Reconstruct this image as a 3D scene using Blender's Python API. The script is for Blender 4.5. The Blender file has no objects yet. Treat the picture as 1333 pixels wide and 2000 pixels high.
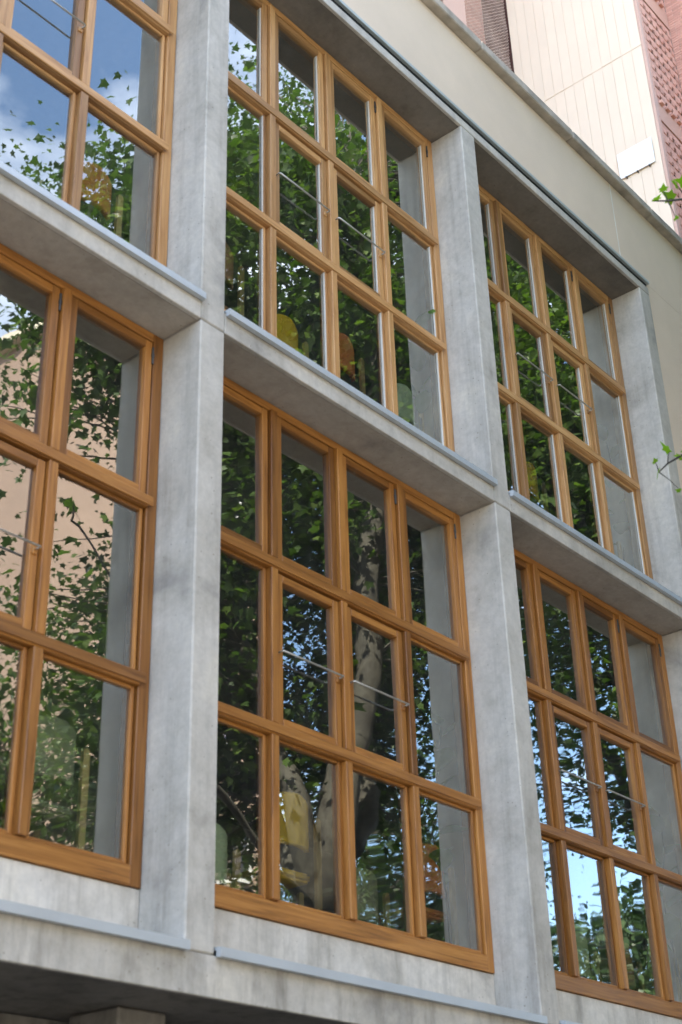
import bpy, bmesh, math, random
import numpy as np
from mathutils import Vector, Matrix, noise
random.seed(7); rng = np.random.default_rng(11)
S = bpy.context.scene
COL = S.collection
R = math.radians

# ------------------------------------------------------------------ camera
F_PX, YAW, PITCH, ROLL = 2796.0, 0.8770, 0.5096, -0.0303
CAM = Vector((-4.8193, -5.0572, -5.2456))
FW = Vector((math.sin(YAW)*math.cos(PITCH), math.cos(YAW)*math.cos(PITCH), math.sin(PITCH)))
R0 = Vector((math.cos(YAW), -math.sin(YAW), 0)); U0 = R0.cross(FW)
RT = math.cos(ROLL)*R0 + math.sin(ROLL)*U0
UP = -math.sin(ROLL)*R0 + math.cos(ROLL)*U0
cd = bpy.data.cameras.new('camera'); cam = bpy.data.objects.new('camera', cd); COL.objects.link(cam)
cam.matrix_world = Matrix(((RT.x, UP.x, -FW.x, CAM.x), (RT.y, UP.y, -FW.y, CAM.y), (RT.z, UP.z, -FW.z, CAM.z), (0, 0, 0, 1)))
cd.sensor_fit = 'HORIZONTAL'; cd.sensor_width = 24.0; cd.lens = 24.0*F_PX/1333.0
cd.clip_start = .1; cd.clip_end = 2000
cd.dof.use_dof = True; cd.dof.focus_distance = 16; cd.dof.aperture_fstop = 2.6
S.camera = cam

# ------------------------------------------------------------------ sky, sun, exposure
SUN_DIR = Vector((-.66, .40, .64)).normalized()
elev = math.asin(SUN_DIR.z); azim = math.atan2(SUN_DIR.x, SUN_DIR.y)
W = bpy.data.worlds.new("World"); S.world = W; W.use_nodes = True
nt = W.node_tree; nt.nodes.clear()
wo = nt.nodes.new('ShaderNodeOutputWorld'); bg = nt.nodes.new('ShaderNodeBackground')
sky = nt.nodes.new('ShaderNodeTexSky'); sky.sky_type = 'NISHITA'; sky.sun_disc = False
sky.sun_elevation = elev; sky.sun_rotation = azim; sky.air_density = 1.0; sky.dust_density = .6; sky.ozone_density = 2.2
bg.inputs['Strength'].default_value = .15
tc = nt.nodes.new('ShaderNodeTexCoord'); mp = nt.nodes.new('ShaderNodeMapping'); mp.inputs['Scale'].default_value = (1, 1, 2.2)
mp.inputs['Location'].default_value = (1.3, .4, .2)
ns = nt.nodes.new('ShaderNodeTexNoise'); ns.inputs['Scale'].default_value = 2.4; ns.inputs['Detail'].default_value = 9; ns.inputs['Roughness'].default_value = .58
cr = nt.nodes.new('ShaderNodeValToRGB'); cr.color_ramp.elements[0].position = .50; cr.color_ramp.elements[1].position = .76
mx = nt.nodes.new('ShaderNodeMixRGB'); mx.inputs['Color2'].default_value = (8.8, 9.3, 10.6, 1)
nt.links.new(tc.outputs['Generated'], mp.inputs[0]); nt.links.new(mp.outputs[0], ns.inputs['Vector'])
nt.links.new(ns.outputs['Fac'], cr.inputs[0]); nt.links.new(cr.outputs[0], mx.inputs[0])
nt.links.new(sky.outputs[0], mx.inputs[1]); nt.links.new(mx.outputs[0], bg.inputs[0]); nt.links.new(bg.outputs[0], wo.inputs[0])
sd = bpy.data.lights.new('sun', 'SUN'); sd.energy = 4.4; sd.angle = R(.53); sd.color = (1, .94, .84)
so = bpy.data.objects.new('sun', sd); COL.objects.link(so); so.rotation_euler = (-SUN_DIR).to_track_quat('-Z', 'Y').to_euler()
S.view_settings.view_transform = 'Standard'; S.view_settings.look = 'None'
S.view_settings.exposure = 2.18; S.view_settings.gamma = 1.0; S.view_settings.use_curve_mapping = False
S.render.engine = 'CYCLES'
S.cycles.max_bounces = 10; S.cycles.glossy_bounces = 5; S.cycles.transparent_max_bounces = 12

# ------------------------------------------------------------------ materials
def mat(name):
    m = bpy.data.materials.new(name); m.use_nodes = True
    n = m.node_tree; b = n.nodes['Principled BSDF']; return m, n, b
def node(n, t, **k):
    o = n.nodes.new(t)
    for a, v in k.items():
        if a in o.inputs: o.inputs[a].default_value = v
        else: setattr(o, a, v)
    return o
def vec(n, scale=(1, 1, 1), obj=False, rnd=True):
    """object-space (or world) coordinates, offset per object"""
    if obj: c = node(n, 'ShaderNodeTexCoord').outputs['Object']
    else: c = node(n, 'ShaderNodeNewGeometry').outputs['Position']
    m = node(n, 'ShaderNodeMapping'); m.inputs['Scale'].default_value = scale; n.links.new(c, m.inputs[0])
    if rnd:
        oi = node(n, 'ShaderNodeObjectInfo'); mu = node(n, 'ShaderNodeMath', operation='MULTIPLY'); mu.inputs[1].default_value = 37
        n.links.new(oi.outputs['Random'], mu.inputs[0]); cx = node(n, 'ShaderNodeCombineXYZ')
        for i in range(3): n.links.new(mu.outputs[0], cx.inputs[i])
        n.links.new(cx.outputs[0], m.inputs['Location'])
    return m.outputs[0]
def noise_n(n, v, scale, detail=4, rough=.5, dist=0):
    o = node(n, 'ShaderNodeTexNoise'); o.inputs['Scale'].default_value = scale; o.inputs['Detail'].default_value = detail
    o.inputs['Roughness'].default_value = rough; o.inputs['Distortion'].default_value = dist; n.links.new(v, o.inputs['Vector']); return o.outputs['Fac']
def ramp(n, f, stops):
    r = node(n, 'ShaderNodeValToRGB'); e = r.color_ramp.elements
    while len(e) < len(stops): e.new(.5)
    for el, (p, c) in zip(e, stops): el.position = p; el.color = (c if len(c) == 4 else (*c, 1))
    n.links.new(f, r.inputs[0]); return r.outputs[0]
def mix(n, a, b, f, mode='MIX'):
    m = node(n, 'ShaderNodeMixRGB', blend_type=mode)
    for i, x in ((0, f), (1, a), (2, b)):
        if hasattr(x, 'is_linked') or hasattr(x, 'links'): n.links.new(x, m.inputs[i])
        else: m.inputs[i].default_value = x if i == 0 else (*x, 1)
    return m.outputs[0]
def bump(n, b, f, strength=.3, dist=.01):
    u = node(n, 'ShaderNodeBump'); u.inputs['Strength'].default_value = strength; u.inputs['Distance'].default_value = dist
    n.links.new(f, u.inputs['Height']); n.links.new(u.outputs[0], b.inputs['Normal'])
def simple(name, c, rough=.6, metal=0, var=.12, scale=6):
    m, n, b = mat(name); v = vec(n); f = noise_n(n, v, scale, 5, .6)
    lo = tuple(x*(1-var) for x in c); hi = tuple(min(1, x*(1+var)) for x in c)
    n.links.new(ramp(n, f, [(.3, lo), (.7, hi)]), b.inputs['Base Color'])
    b.inputs['Roughness'].default_value = rough; b.inputs['Metallic'].default_value = metal
    return m

def concrete(name, base, streak=.5, warm=0):
    m, n, b = mat(name)
    v = vec(n, rnd=True); big = noise_n(n, v, 1.6, 6, .62, .4)
    g = lambda k, w=0: (base*k*(1.10+.02*w), base*k*1.03, base*k*(.92-.05*w))
    c = ramp(n, big, [(.30, g(.66)), (.43, g(.92, .6)), (.56, g(1.06, .2)), (.72, g(1.22, 1))])
    vs = vec(n, (9, 9, .55)); st = noise_n(n, vs, 1.2, 6, .6)
    c = mix(n, c, ramp(n, st, [(.30, (.62, .61, .59)), (.50, (1, 1, 1)), (.75, (1.0, .99, .97))]), streak, 'MULTIPLY')
    vf = vec(n); fine = noise_n(n, vf, 19, 8, .75)
    c = mix(n, c, ramp(n, fine, [(.3, (.74, .74, .74)), (.62, (1, 1, 1))]), .7, 'MULTIPLY')
    spot = noise_n(n, vf, 5.5, 3, .5)
    c = mix(n, c, ramp(n, spot, [(.60, (1, 1, 1)), (.70, (.80, .79, .77))]), .5, 'MULTIPLY')
    # weathering: dark damp runs where water comes off the lowest drip and gathers at the foot of the pillars
    gz = node(n, 'ShaderNodeNewGeometry'); sx = node(n, 'ShaderNodeSeparateXYZ'); n.links.new(gz.outputs['Position'], sx.inputs[0])
    mr = node(n, 'ShaderNodeMapRange'); mr.inputs['From Min'].default_value = -2.6; mr.inputs['From Max'].default_value = -3.8; n.links.new(sx.outputs['Z'], mr.inputs['Value'])
    vr = vec(n, (5.5, 5.5, .9)); run = noise_n(n, vr, 1.5, 5, .65)
    mk = node(n, 'ShaderNodeMath', operation='MULTIPLY'); n.links.new(mr.outputs[0], mk.inputs[0]); n.links.new(ramp(n, run, [(.50, (0, 0, 0)), (.74, (.85, .85, .85))]), mk.inputs[1])
    c = mix(n, c, mix(n, c, (.50, .49, .47), 1.0, 'MULTIPLY'), mk.outputs[0])
    if warm: c = mix(n, c, (1.0, .93, .85), warm, 'MULTIPLY')
    n.links.new(c, b.inputs['Base Color']); b.inputs['Roughness'].default_value = .78
    b.inputs['Specular IOR Level'].default_value = .35
    vo = node(n, 'ShaderNodeTexVoronoi'); vo.inputs['Scale'].default_value = 17; n.links.new(vf, vo.inputs['Vector'])
    vm = noise_n(n, vf, 2.2, 2, .5); rd = node(n, 'ShaderNodeMath', operation='MULTIPLY'); n.links.new(vm, rd.inputs[0]); rd.inputs[1].default_value = .13
    lt = node(n, 'ShaderNodeMath', operation='LESS_THAN'); n.links.new(vo.outputs['Distance'], lt.inputs[0]); n.links.new(rd.outputs[0], lt.inputs[1])
    c = mix(n, c, mix(n, c, (.55, .53, .50), 1.0, 'MULTIPLY'), lt.outputs[0]); n.links.new(c, b.inputs['Base Color'])
    bump(n, b, noise_n(n, vf, 14, 7, .65), .45, .008)
    return m
M_CONC = concrete('board_cast_concrete', .47)
M_BEAM = concrete('smooth_concrete', .47, .35)
M_SOFF = concrete('shade_darkened_concrete', .20, .2, .4)  # same concrete as the beams, shade under the building painted into the colour
M_UNDER = concrete('shaded_brown_grey_concrete', .38, .1, .5)  # brownish cast, plus underside shade put into the darker tone
M_HEAD = concrete('stained_and_shaded_head_soffit', .20, .1, .6)  # blotchy stains, with the shade under the head painted in as well
M_SILLC = concrete('pale_patched_concrete', .58, .5, .15)

def wood(name, dark, mid, light):
    m, n, b = mat(name)
    v = vec(n, (16, 16, .9), obj=True); g = noise_n(n, v, 2.2, 7, .6, .6)
    c = ramp(n, g, [(.25, dark), (.48, mid), (.75, light)])
    v2 = vec(n, (70, 70, 1.6), obj=True); f = noise_n(n, v2, 1.5, 4, .6)
    c = mix(n, c, ramp(n, f, [(.3, (.72, .66, .6)), (.6, (1, 1, 1))]), .6, 'MULTIPLY')
    oi = node(n, 'ShaderNodeObjectInfo')
    c = mix(n, c, ramp(n, oi.outputs['Random'], [(0, (.48, .45, .42)), (.35, (.80, .79, .78)), (.7, (.95, .94, .93)), (1, (1.0, 1.02, 1.04))]), 1.0, 'MULTIPLY')
    n.links.new(c, b.inputs['Base Color']); b.inputs['Roughness'].default_value = .42
    bump(n, b, f, .15, .002)
    return m
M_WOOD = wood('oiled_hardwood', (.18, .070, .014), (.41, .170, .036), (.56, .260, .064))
M_WOODP = wood('pale_hardwood', (.36, .175, .060), (.57, .305, .115), (.70, .42, .18))  # lighter wood tone for the upper row of windows

def glass():
    m, n, b = mat('coated_window_glass'); n.nodes.remove(b); out = n.nodes['Material Output']
    tr = node(n, 'ShaderNodeBsdfTransparent'); tr.inputs[0].default_value = (.90, .94, .91, 1)
    gl = node(n, 'ShaderNodeBsdfGlossy'); gl.inputs['Roughness'].default_value = .014; gl.inputs['Color'].default_value = (.98, 1, .95, 1)
    fr = node(n, 'ShaderNodeFresnel'); fr.inputs['IOR'].default_value = 1.5
    ma = node(n, 'ShaderNodeMath', operation='MULTIPLY_ADD'); ma.inputs[1].default_value = 2.2; ma.inputs[2].default_value = .18; ma.use_clamp = True
    n.links.new(fr.outputs[0], ma.inputs[0]); ms = node(n, 'ShaderNodeMixShader'); n.links.new(ma.outputs[0], ms.inputs[0])
    n.links.new(tr.outputs[0], ms.inputs[1]); n.links.new(gl.outputs[0], ms.inputs[2]); 
    df = node(n, 'ShaderNodeBsdfDiffuse'); df.inputs[0].default_value = (.7, .7, .66, 1); m2 = node(n, 'ShaderNodeMixShader')
    dn = noise_n(n, vec(n, (2, 2, 1)), 2.5, 6, .65, 1.2); dr = ramp(n, dn, [(.35, (.004, .004, .004)), (.75, (.03, .03, .03))]); n.links.new(dr, m2.inputs[0])
    n.links.new(ms.outputs[0], m2.inputs[1]); n.links.new(df.outputs[0], m2.inputs[2]); n.links.new(m2.outputs[0], out.inputs[0])
    v = vec(n, (1, 1, .7)); f = noise_n(n, v, 1.7, 2, .4); u = node(n, 'ShaderNodeBump')
    u.inputs['Strength'].default_value = .045; u.inputs['Distance'].default_value = .05
    n.links.new(f, u.inputs['Height']); n.links.new(u.outputs[0], gl.inputs['Normal'])
    return m
M_GLASS = glass()
M_ALU = simple('grey_anodised_aluminium', (.52, .55, .57), .45, .35, .06, 3)
M_ALUD = simple('pale_green_aluminium', (.46, .50, .49), .5, .3, .08, 3)
M_GAP = simple('black_shadow_gap', (.012, .012, .012), .9)
M_STEEL = simple('brushed_steel', (.55, .53, .48), .35, .8, .1, 20)
M_HINGE = simple('dark_hinge_metal', (.10, .10, .10), .4, .7)
M_SPACER = simple('white_glazing_spacer', (.66, .62, .55), .5, 0, .05)
M_RENDER = None
def render_mat(name, c):
    m, n, b = mat(name); v = vec(n, rnd=False); f = noise_n(n, v, 180, 3, .7); g = noise_n(n, v, .8, 5, .6)
    col = ramp(n, g, [(.3, tuple(x*.87 for x in c)), (.7, c)])
    col = mix(n, col, ramp(n, f, [(.3, (.82, .82, .8)), (.6, (1, 1, 1))]), .7, 'MULTIPLY')
    n.links.new(col, b.inputs['Base Color']); b.inputs['Roughness'].default_value = .9; bump(n, b, f, .5, .003); return m
M_RENDER = render_mat('cream_grained_render', (.84, .68, .52))
M_JOINT = simple('pale_joint_filler', (.86, .82, .74), .9)
M_CAP = simple('weathered_stone_coping', (.44, .38, .31), .85, 0, .35, 4)
M_DARK = simple('grey_interior_paint', (.26, .26, .24), .9)
M_LINING = simple('white_plaster_lining', (.80, .81, .77), .9, 0, .04)
M_CEIL = simple('grey_ceiling_paint', (.20, .21, .20), .9)
M_FLOORI = simple('pale_interior_floor', (.30, .27, .23), .6)
M_BLACK = simple('unlit_shopfront', (.02, .02, .022), .3)

# ------------------------------------------------------------------ mesh helpers
MESHES = {}
def link(name, me, parent=None, loc=None, rot=None, **props):
    o = bpy.data.objects.new(name, me); COL.objects.link(o)
    if parent: o.parent = parent
    if loc is not None: o.location = loc
    if rot is not None: o.rotation_euler = rot
    for k, v in props.items(): o[k] = v
    return o
def bm_box(bm, x0, x1, y0, y1, z0, z1):
    vs = [bm.verts.new(p) for p in ((x0, y0, z0), (x1, y0, z0), (x1, y1, z0), (x0, y1, z0), (x0, y0, z1), (x1, y0, z1), (x1, y1, z1), (x0, y1, z1))]
    for f in ((0, 3, 2, 1), (4, 5, 6, 7), (0, 1, 5, 4), (1, 2, 6, 5), (2, 3, 7, 6), (3, 0, 4, 7)): bm.faces.new([vs[i] for i in f])
    return vs
def to_mesh(bm, m, name='mesh', smooth=False):
    me = bpy.data.meshes.new(name); bm.normal_update(); bm.to_mesh(me); bm.free()
    for x in (m if isinstance(m, (list, tuple)) else [m]): me.materials.append(x)
    if smooth:
        for p in me.polygons: p.use_smooth = True
    return me
def box_obj(name, x0, x1, y0, y1, z0, z1, m, parent=None, bevel=0, cache=True, **props):
    """a box whose origin is its own centre, meshes shared between alike boxes"""
    dx, dy, dz = x1-x0, y1-y0, z1-z0
    key = (round(dx, 4), round(dy, 4), round(dz, 4), m.name, bevel)
    me = MESHES.get(key)
    if me is None:
        bm = bmesh.new(); bm_box(bm, -dx/2, dx/2, -dy/2, dy/2, -dz/2, dz/2)
        if bevel: bmesh.ops.bevel(bm, geom=bm.edges[:], offset=bevel, segments=1, affect='EDGES')
        me = to_mesh(bm, m, name); MESHES[key] = me
    return link(name, me, parent, ((x0+x1)/2, (y0+y1)/2, (z0+z1)/2), **props)
def hboard(name, x0, x1, y0, y1, z0, z1, m, parent, bevel=.004, **props):
    """board running along x: built upright and turned, so its grain follows its length"""
    dx, dy, dz = x1-x0, y1-y0, z1-z0; key = ('h', round(dx, 4), round(dy, 4), round(dz, 4), m.name)
    me = MESHES.get(key)
    if me is None:
        bm = bmesh.new(); bm_box(bm, -dz/2, dz/2, -dy/2, dy/2, -dx/2, dx/2)
        bmesh.ops.bevel(bm, geom=bm.edges[:], offset=bevel, segments=1, affect='EDGES'); me = to_mesh(bm, m, name); MESHES[key] = me
    return link(name, me, parent, ((x0+x1)/2, (y0+y1)/2, (z0+z1)/2), (0, R(90), 0), **props)
def tube(bm, pts, radii, n=8):
    rings = []
    for i, p in enumerate(pts):
        p = Vector(p); a = Vector(pts[max(i-1, 0)]); c = Vector(pts[min(i+1, len(pts)-1)]); t = (c-a).normalized()
        s = t.cross(Vector((0, 0, 1)) if abs(t.z) < .9 else Vector((1, 0, 0))).normalized(); u = s.cross(t)
        rings.append([bm.verts.new(p + (s*math.cos(2*math.pi*k/n) + u*math.sin(2*math.pi*k/n))*radii[i]) for k in range(n)])
    for a, b in zip(rings, rings[1:]):
        for k in range(n): bm.faces.new((a[k], a[(k+1) % n], b[(k+1) % n], b[k]))
    bm.faces.new(rings[0][::-1]); bm.faces.new(rings[-1])
def empty(name, label, cat, loc=(0, 0, 0), group=None):
    o = bpy.data.objects.new(name, None); COL.objects.link(o); o.location = loc; o.empty_display_size = .2
    o['label'] = label; o['category'] = cat
    if group: o['group'] = group
    return o
GZ = -6.85   # street level

# ------------------------------------------------------------------ ground
def sheet(name, x0, x1, y0, y1, z, m):
    bm = bmesh.new(); bm.faces.new([bm.verts.new(p) for p in ((x0, y0, z), (x1, y0, z), (x1, y1, z), (x0, y1, z))])
    o = link(name, to_mesh(bm, m, name)); o['kind'] = 'structure'; return o
M_EARTH = simple('dusty_ground', (.10, .09, .075), .95, 0, .2, .5)
M_ROAD = simple('worn_asphalt', (.055, .055, .057), .9, 0, .2, 12)
M_PAVE = simple('grey_paving', (.115, .11, .10), .85, 0, .15, 3)
M_KERB = simple('granite_kerb', (.36, .35, .34), .8, 0, .15, 20)
sheet('ground', -600, 600, -600, 600, GZ-.16, M_EARTH)
sheet('road', -200, 200, -12.2, -6.2, GZ-.13, M_ROAD)
for y0, y1 in ((-6.0, 1.0), (-60, -12.4)):
    o = box_obj('pavement', -200, 200, y0, y1, GZ-.3, GZ, M_PAVE); o['kind'] = 'structure'
for y0 in (-6.2, -12.4):
    o = box_obj('kerb', -200, 200, y0+.002, y0+.198, GZ-.3, GZ+.004, M_KERB, bevel=.02); o['kind'] = 'structure'

# ------------------------------------------------------------------ the gridded building
P, Wd, H = 3.06, .202, 3.80
BLD = empty('office_building', 'modern building with grey concrete grid facade and tall wooden windows', 'building', (0, 0, GZ))
def lp(o): o.matrix_parent_inverse = Matrix.Translation((0, 0, -GZ)); return o
def bbox(name, *a, **k): return lp(box_obj(name, *a, parent=BLD, **k))
ZS0, ZD0, ZT = -3.921, -3.70, 3.79
bays = (-2, -1, 0, 1)                                 # bay i runs from i*P+Wd to (i+1)*P
for i in range(-2, 3):
    x = i*P
    bbox('pillar', x, x+Wd, 0, .70, ZD0-.02, -.003, m=M_CONC, bevel=.008)
    bbox('pillar', x, x+Wd, .001, .70, .003, ZT-.002, m=M_CONC, bevel=.008)
    bbox('plaster_lining', x-.014, x-.0005, .475, .695, ZD0+.01, -.005, m=M_LINING); bbox('plaster_lining', x-.014, x-.0005, .475, .695, .16, ZT-.005, m=M_LINING)
for i in bays:
    x0, x1 = i*P+Wd+.002, (i+1)*P-.002
    # beam between the storeys, with the upstand that carries the window above
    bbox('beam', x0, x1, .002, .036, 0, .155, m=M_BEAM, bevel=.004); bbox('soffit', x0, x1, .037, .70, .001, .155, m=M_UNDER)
    for zf in (.155, ZD0):
        bbox('upstand', x0, x1, .332, .60, zf+.001, zf+.272 if zf > 0 else -3.378, m=M_SILLC, bevel=.004)
        # metal drip: front lip and the sloping flashing behind it
        xx0, xx1 = x0+.004, x1+.004
        bm = bmesh.new(); z = zf+.004; t = .004
        prof = [(.33, z+.05), (-.038, z+.012), (-.038, z-.034), (-.004, z-.034), (-.004, z-.002), (.33, z+.04)]
        a = [bm.verts.new((xx0, p[0], p[1])) for p in prof]; b = [bm.verts.new((xx1, p[0], p[1])) for p in prof]
        bm.faces.new(a); bm.faces.new(b[::-1])
        for k in range(6): bm.faces.new((a[k], b[k], b[(k+1) % 6], a[(k+1) % 6]))
        bmesh.ops.recalc_face_normals(bm, faces=bm.faces)
        lp(link('metal_drip', to_mesh(bm, M_ALU, 'metal_drip'), BLD))
bbox('beam', -2*P, 2*P+Wd+6, .004, .034, ZS0, ZD0-.022, m=M_BEAM, bevel=.004)
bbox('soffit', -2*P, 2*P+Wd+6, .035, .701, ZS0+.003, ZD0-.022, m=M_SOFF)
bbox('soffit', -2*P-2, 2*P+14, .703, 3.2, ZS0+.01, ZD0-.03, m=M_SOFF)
# head of the frame, shadow gap and flashing
bbox('beam', -2*P, 2*P+Wd, 0, .030, ZT, ZT+.088, m=M_BEAM, bevel=.004)
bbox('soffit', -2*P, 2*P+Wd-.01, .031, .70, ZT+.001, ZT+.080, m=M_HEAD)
bbox('shadow_gap', -2*P, 2*P+Wd-.01, .012, .30, ZT+.089, ZT+.140, m=M_GAP)
bbox('flashing', -2*P, 2*P+Wd+.012, -.016, .05, ZT+.141, ZT+.175, m=M_ALUD, bevel=.003)
# rendered parapet and its stretch beyond the frame
bbox('parapet_wall', -2*P, 5.835, .022, .30, ZT+.176, 4.99, m=M_RENDER)
bbox('parapet_wall', 5.852, 2*P+14, .022, .30, ZT+.176, 4.99, m=M_RENDER)
bbox('joint', 5.8355, 5.8515, .023, .28, ZT+.176, 4.988, m=M_JOINT)
bbox('rendered_wall', 2*P+Wd+.001, 2*P+14, .023, .32, ZD0-.02, ZT+.175, m=M_RENDER)
xs = [-6.0+1.57*k for k in range(20)]
xs = [x+.03 for x in xs]
for k in range(len(xs)-1):
    bbox('coping_stone', xs[k]+.003, xs[k+1]-.003, -.062+random.uniform(-.003, .003), .38, 4.995, 5.10+random.uniform(-.003, .003), m=M_CAP, bevel=.01)
# rooms behind the windows
XL, XR = -2*P, 2*P+14
bbox('roof_slab', XL, XR, .302, 12, 4.3, 4.55, m=M_DARK)
for z0, nm in ((ZS0+.012, 'floor'), (.02, 'floor')):
    bbox(nm, XL, XR, .702, 9, z0, z0+.10 if z0 > 0 else ZD0-.004, m=M_FLOORI)
for z1 in (-.0, ZT): bbox('ceiling', XL, XR, .702, 9, z1, z1+.018, m=M_CEIL)
for z0, z1 in ((ZD0, -.003), (.13, ZT-.003)):
    bbox('interior_wall', XL, XR, 7.0, 7.2, z0, z1, m=M_DARK)
    bbox('interior_wall', XR-8, XR-7.8, .73, 6.99, z0, z1, m=M_DARK)
    bbox('interior_wall', XL+.02, XL+.2, .73, 6.99, z0, z1, m=M_DARK)
# open ground floor: columns set back, dark glazing behind
for i in range(-2, 6):
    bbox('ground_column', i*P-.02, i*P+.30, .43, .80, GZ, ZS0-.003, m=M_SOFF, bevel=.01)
bbox('shopfront', XL-2, XR, 1.05, 1.15, GZ, ZS0-.10, m=M_BLACK)
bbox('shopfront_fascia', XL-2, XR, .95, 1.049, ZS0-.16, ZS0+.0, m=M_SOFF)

# ------------------------------------------------------------------ windows
ST = .6623; T1, T2, ZB = -1.188, -2.274, -3.374
M_GLASSES = M_GLASS
def pane(parent, x0, x1, y, z0, z1):
    bm = bmesh.new(); bm_box(bm, -(x1-x0)/2, (x1-x0)/2, 0, .006, -(z1-z0)/2, (z1-z0)/2)
    # only the outer skin reflects twice; keep a single sheet with thickness closed by the frame
    for f in [f for f in bm.faces if abs(f.normal.y) < .5]: pass
    bm.free()
    key = ('pane', round(x1-x0, 4), round(z1-z0, 4)); me = MESHES.get(key)
    if me is None:
        b2 = bmesh.new(); w, h = (x1-x0)/2, (z1-z0)/2
        b2.faces.new([b2.verts.new(p) for p in ((-w, 0, -h), (w, 0, -h), (w, 0, h), (-w, 0, h))])
        me = to_mesh(b2, M_GLASS, 'glass_pane'); MESHES[key] = me
    return link('glass_pane', me, parent, ((x0+x1)/2, y, (z0+z1)/2), (R(random.uniform(-.22, .22)), 0, R(random.uniform(-.25, .25))))
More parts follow.
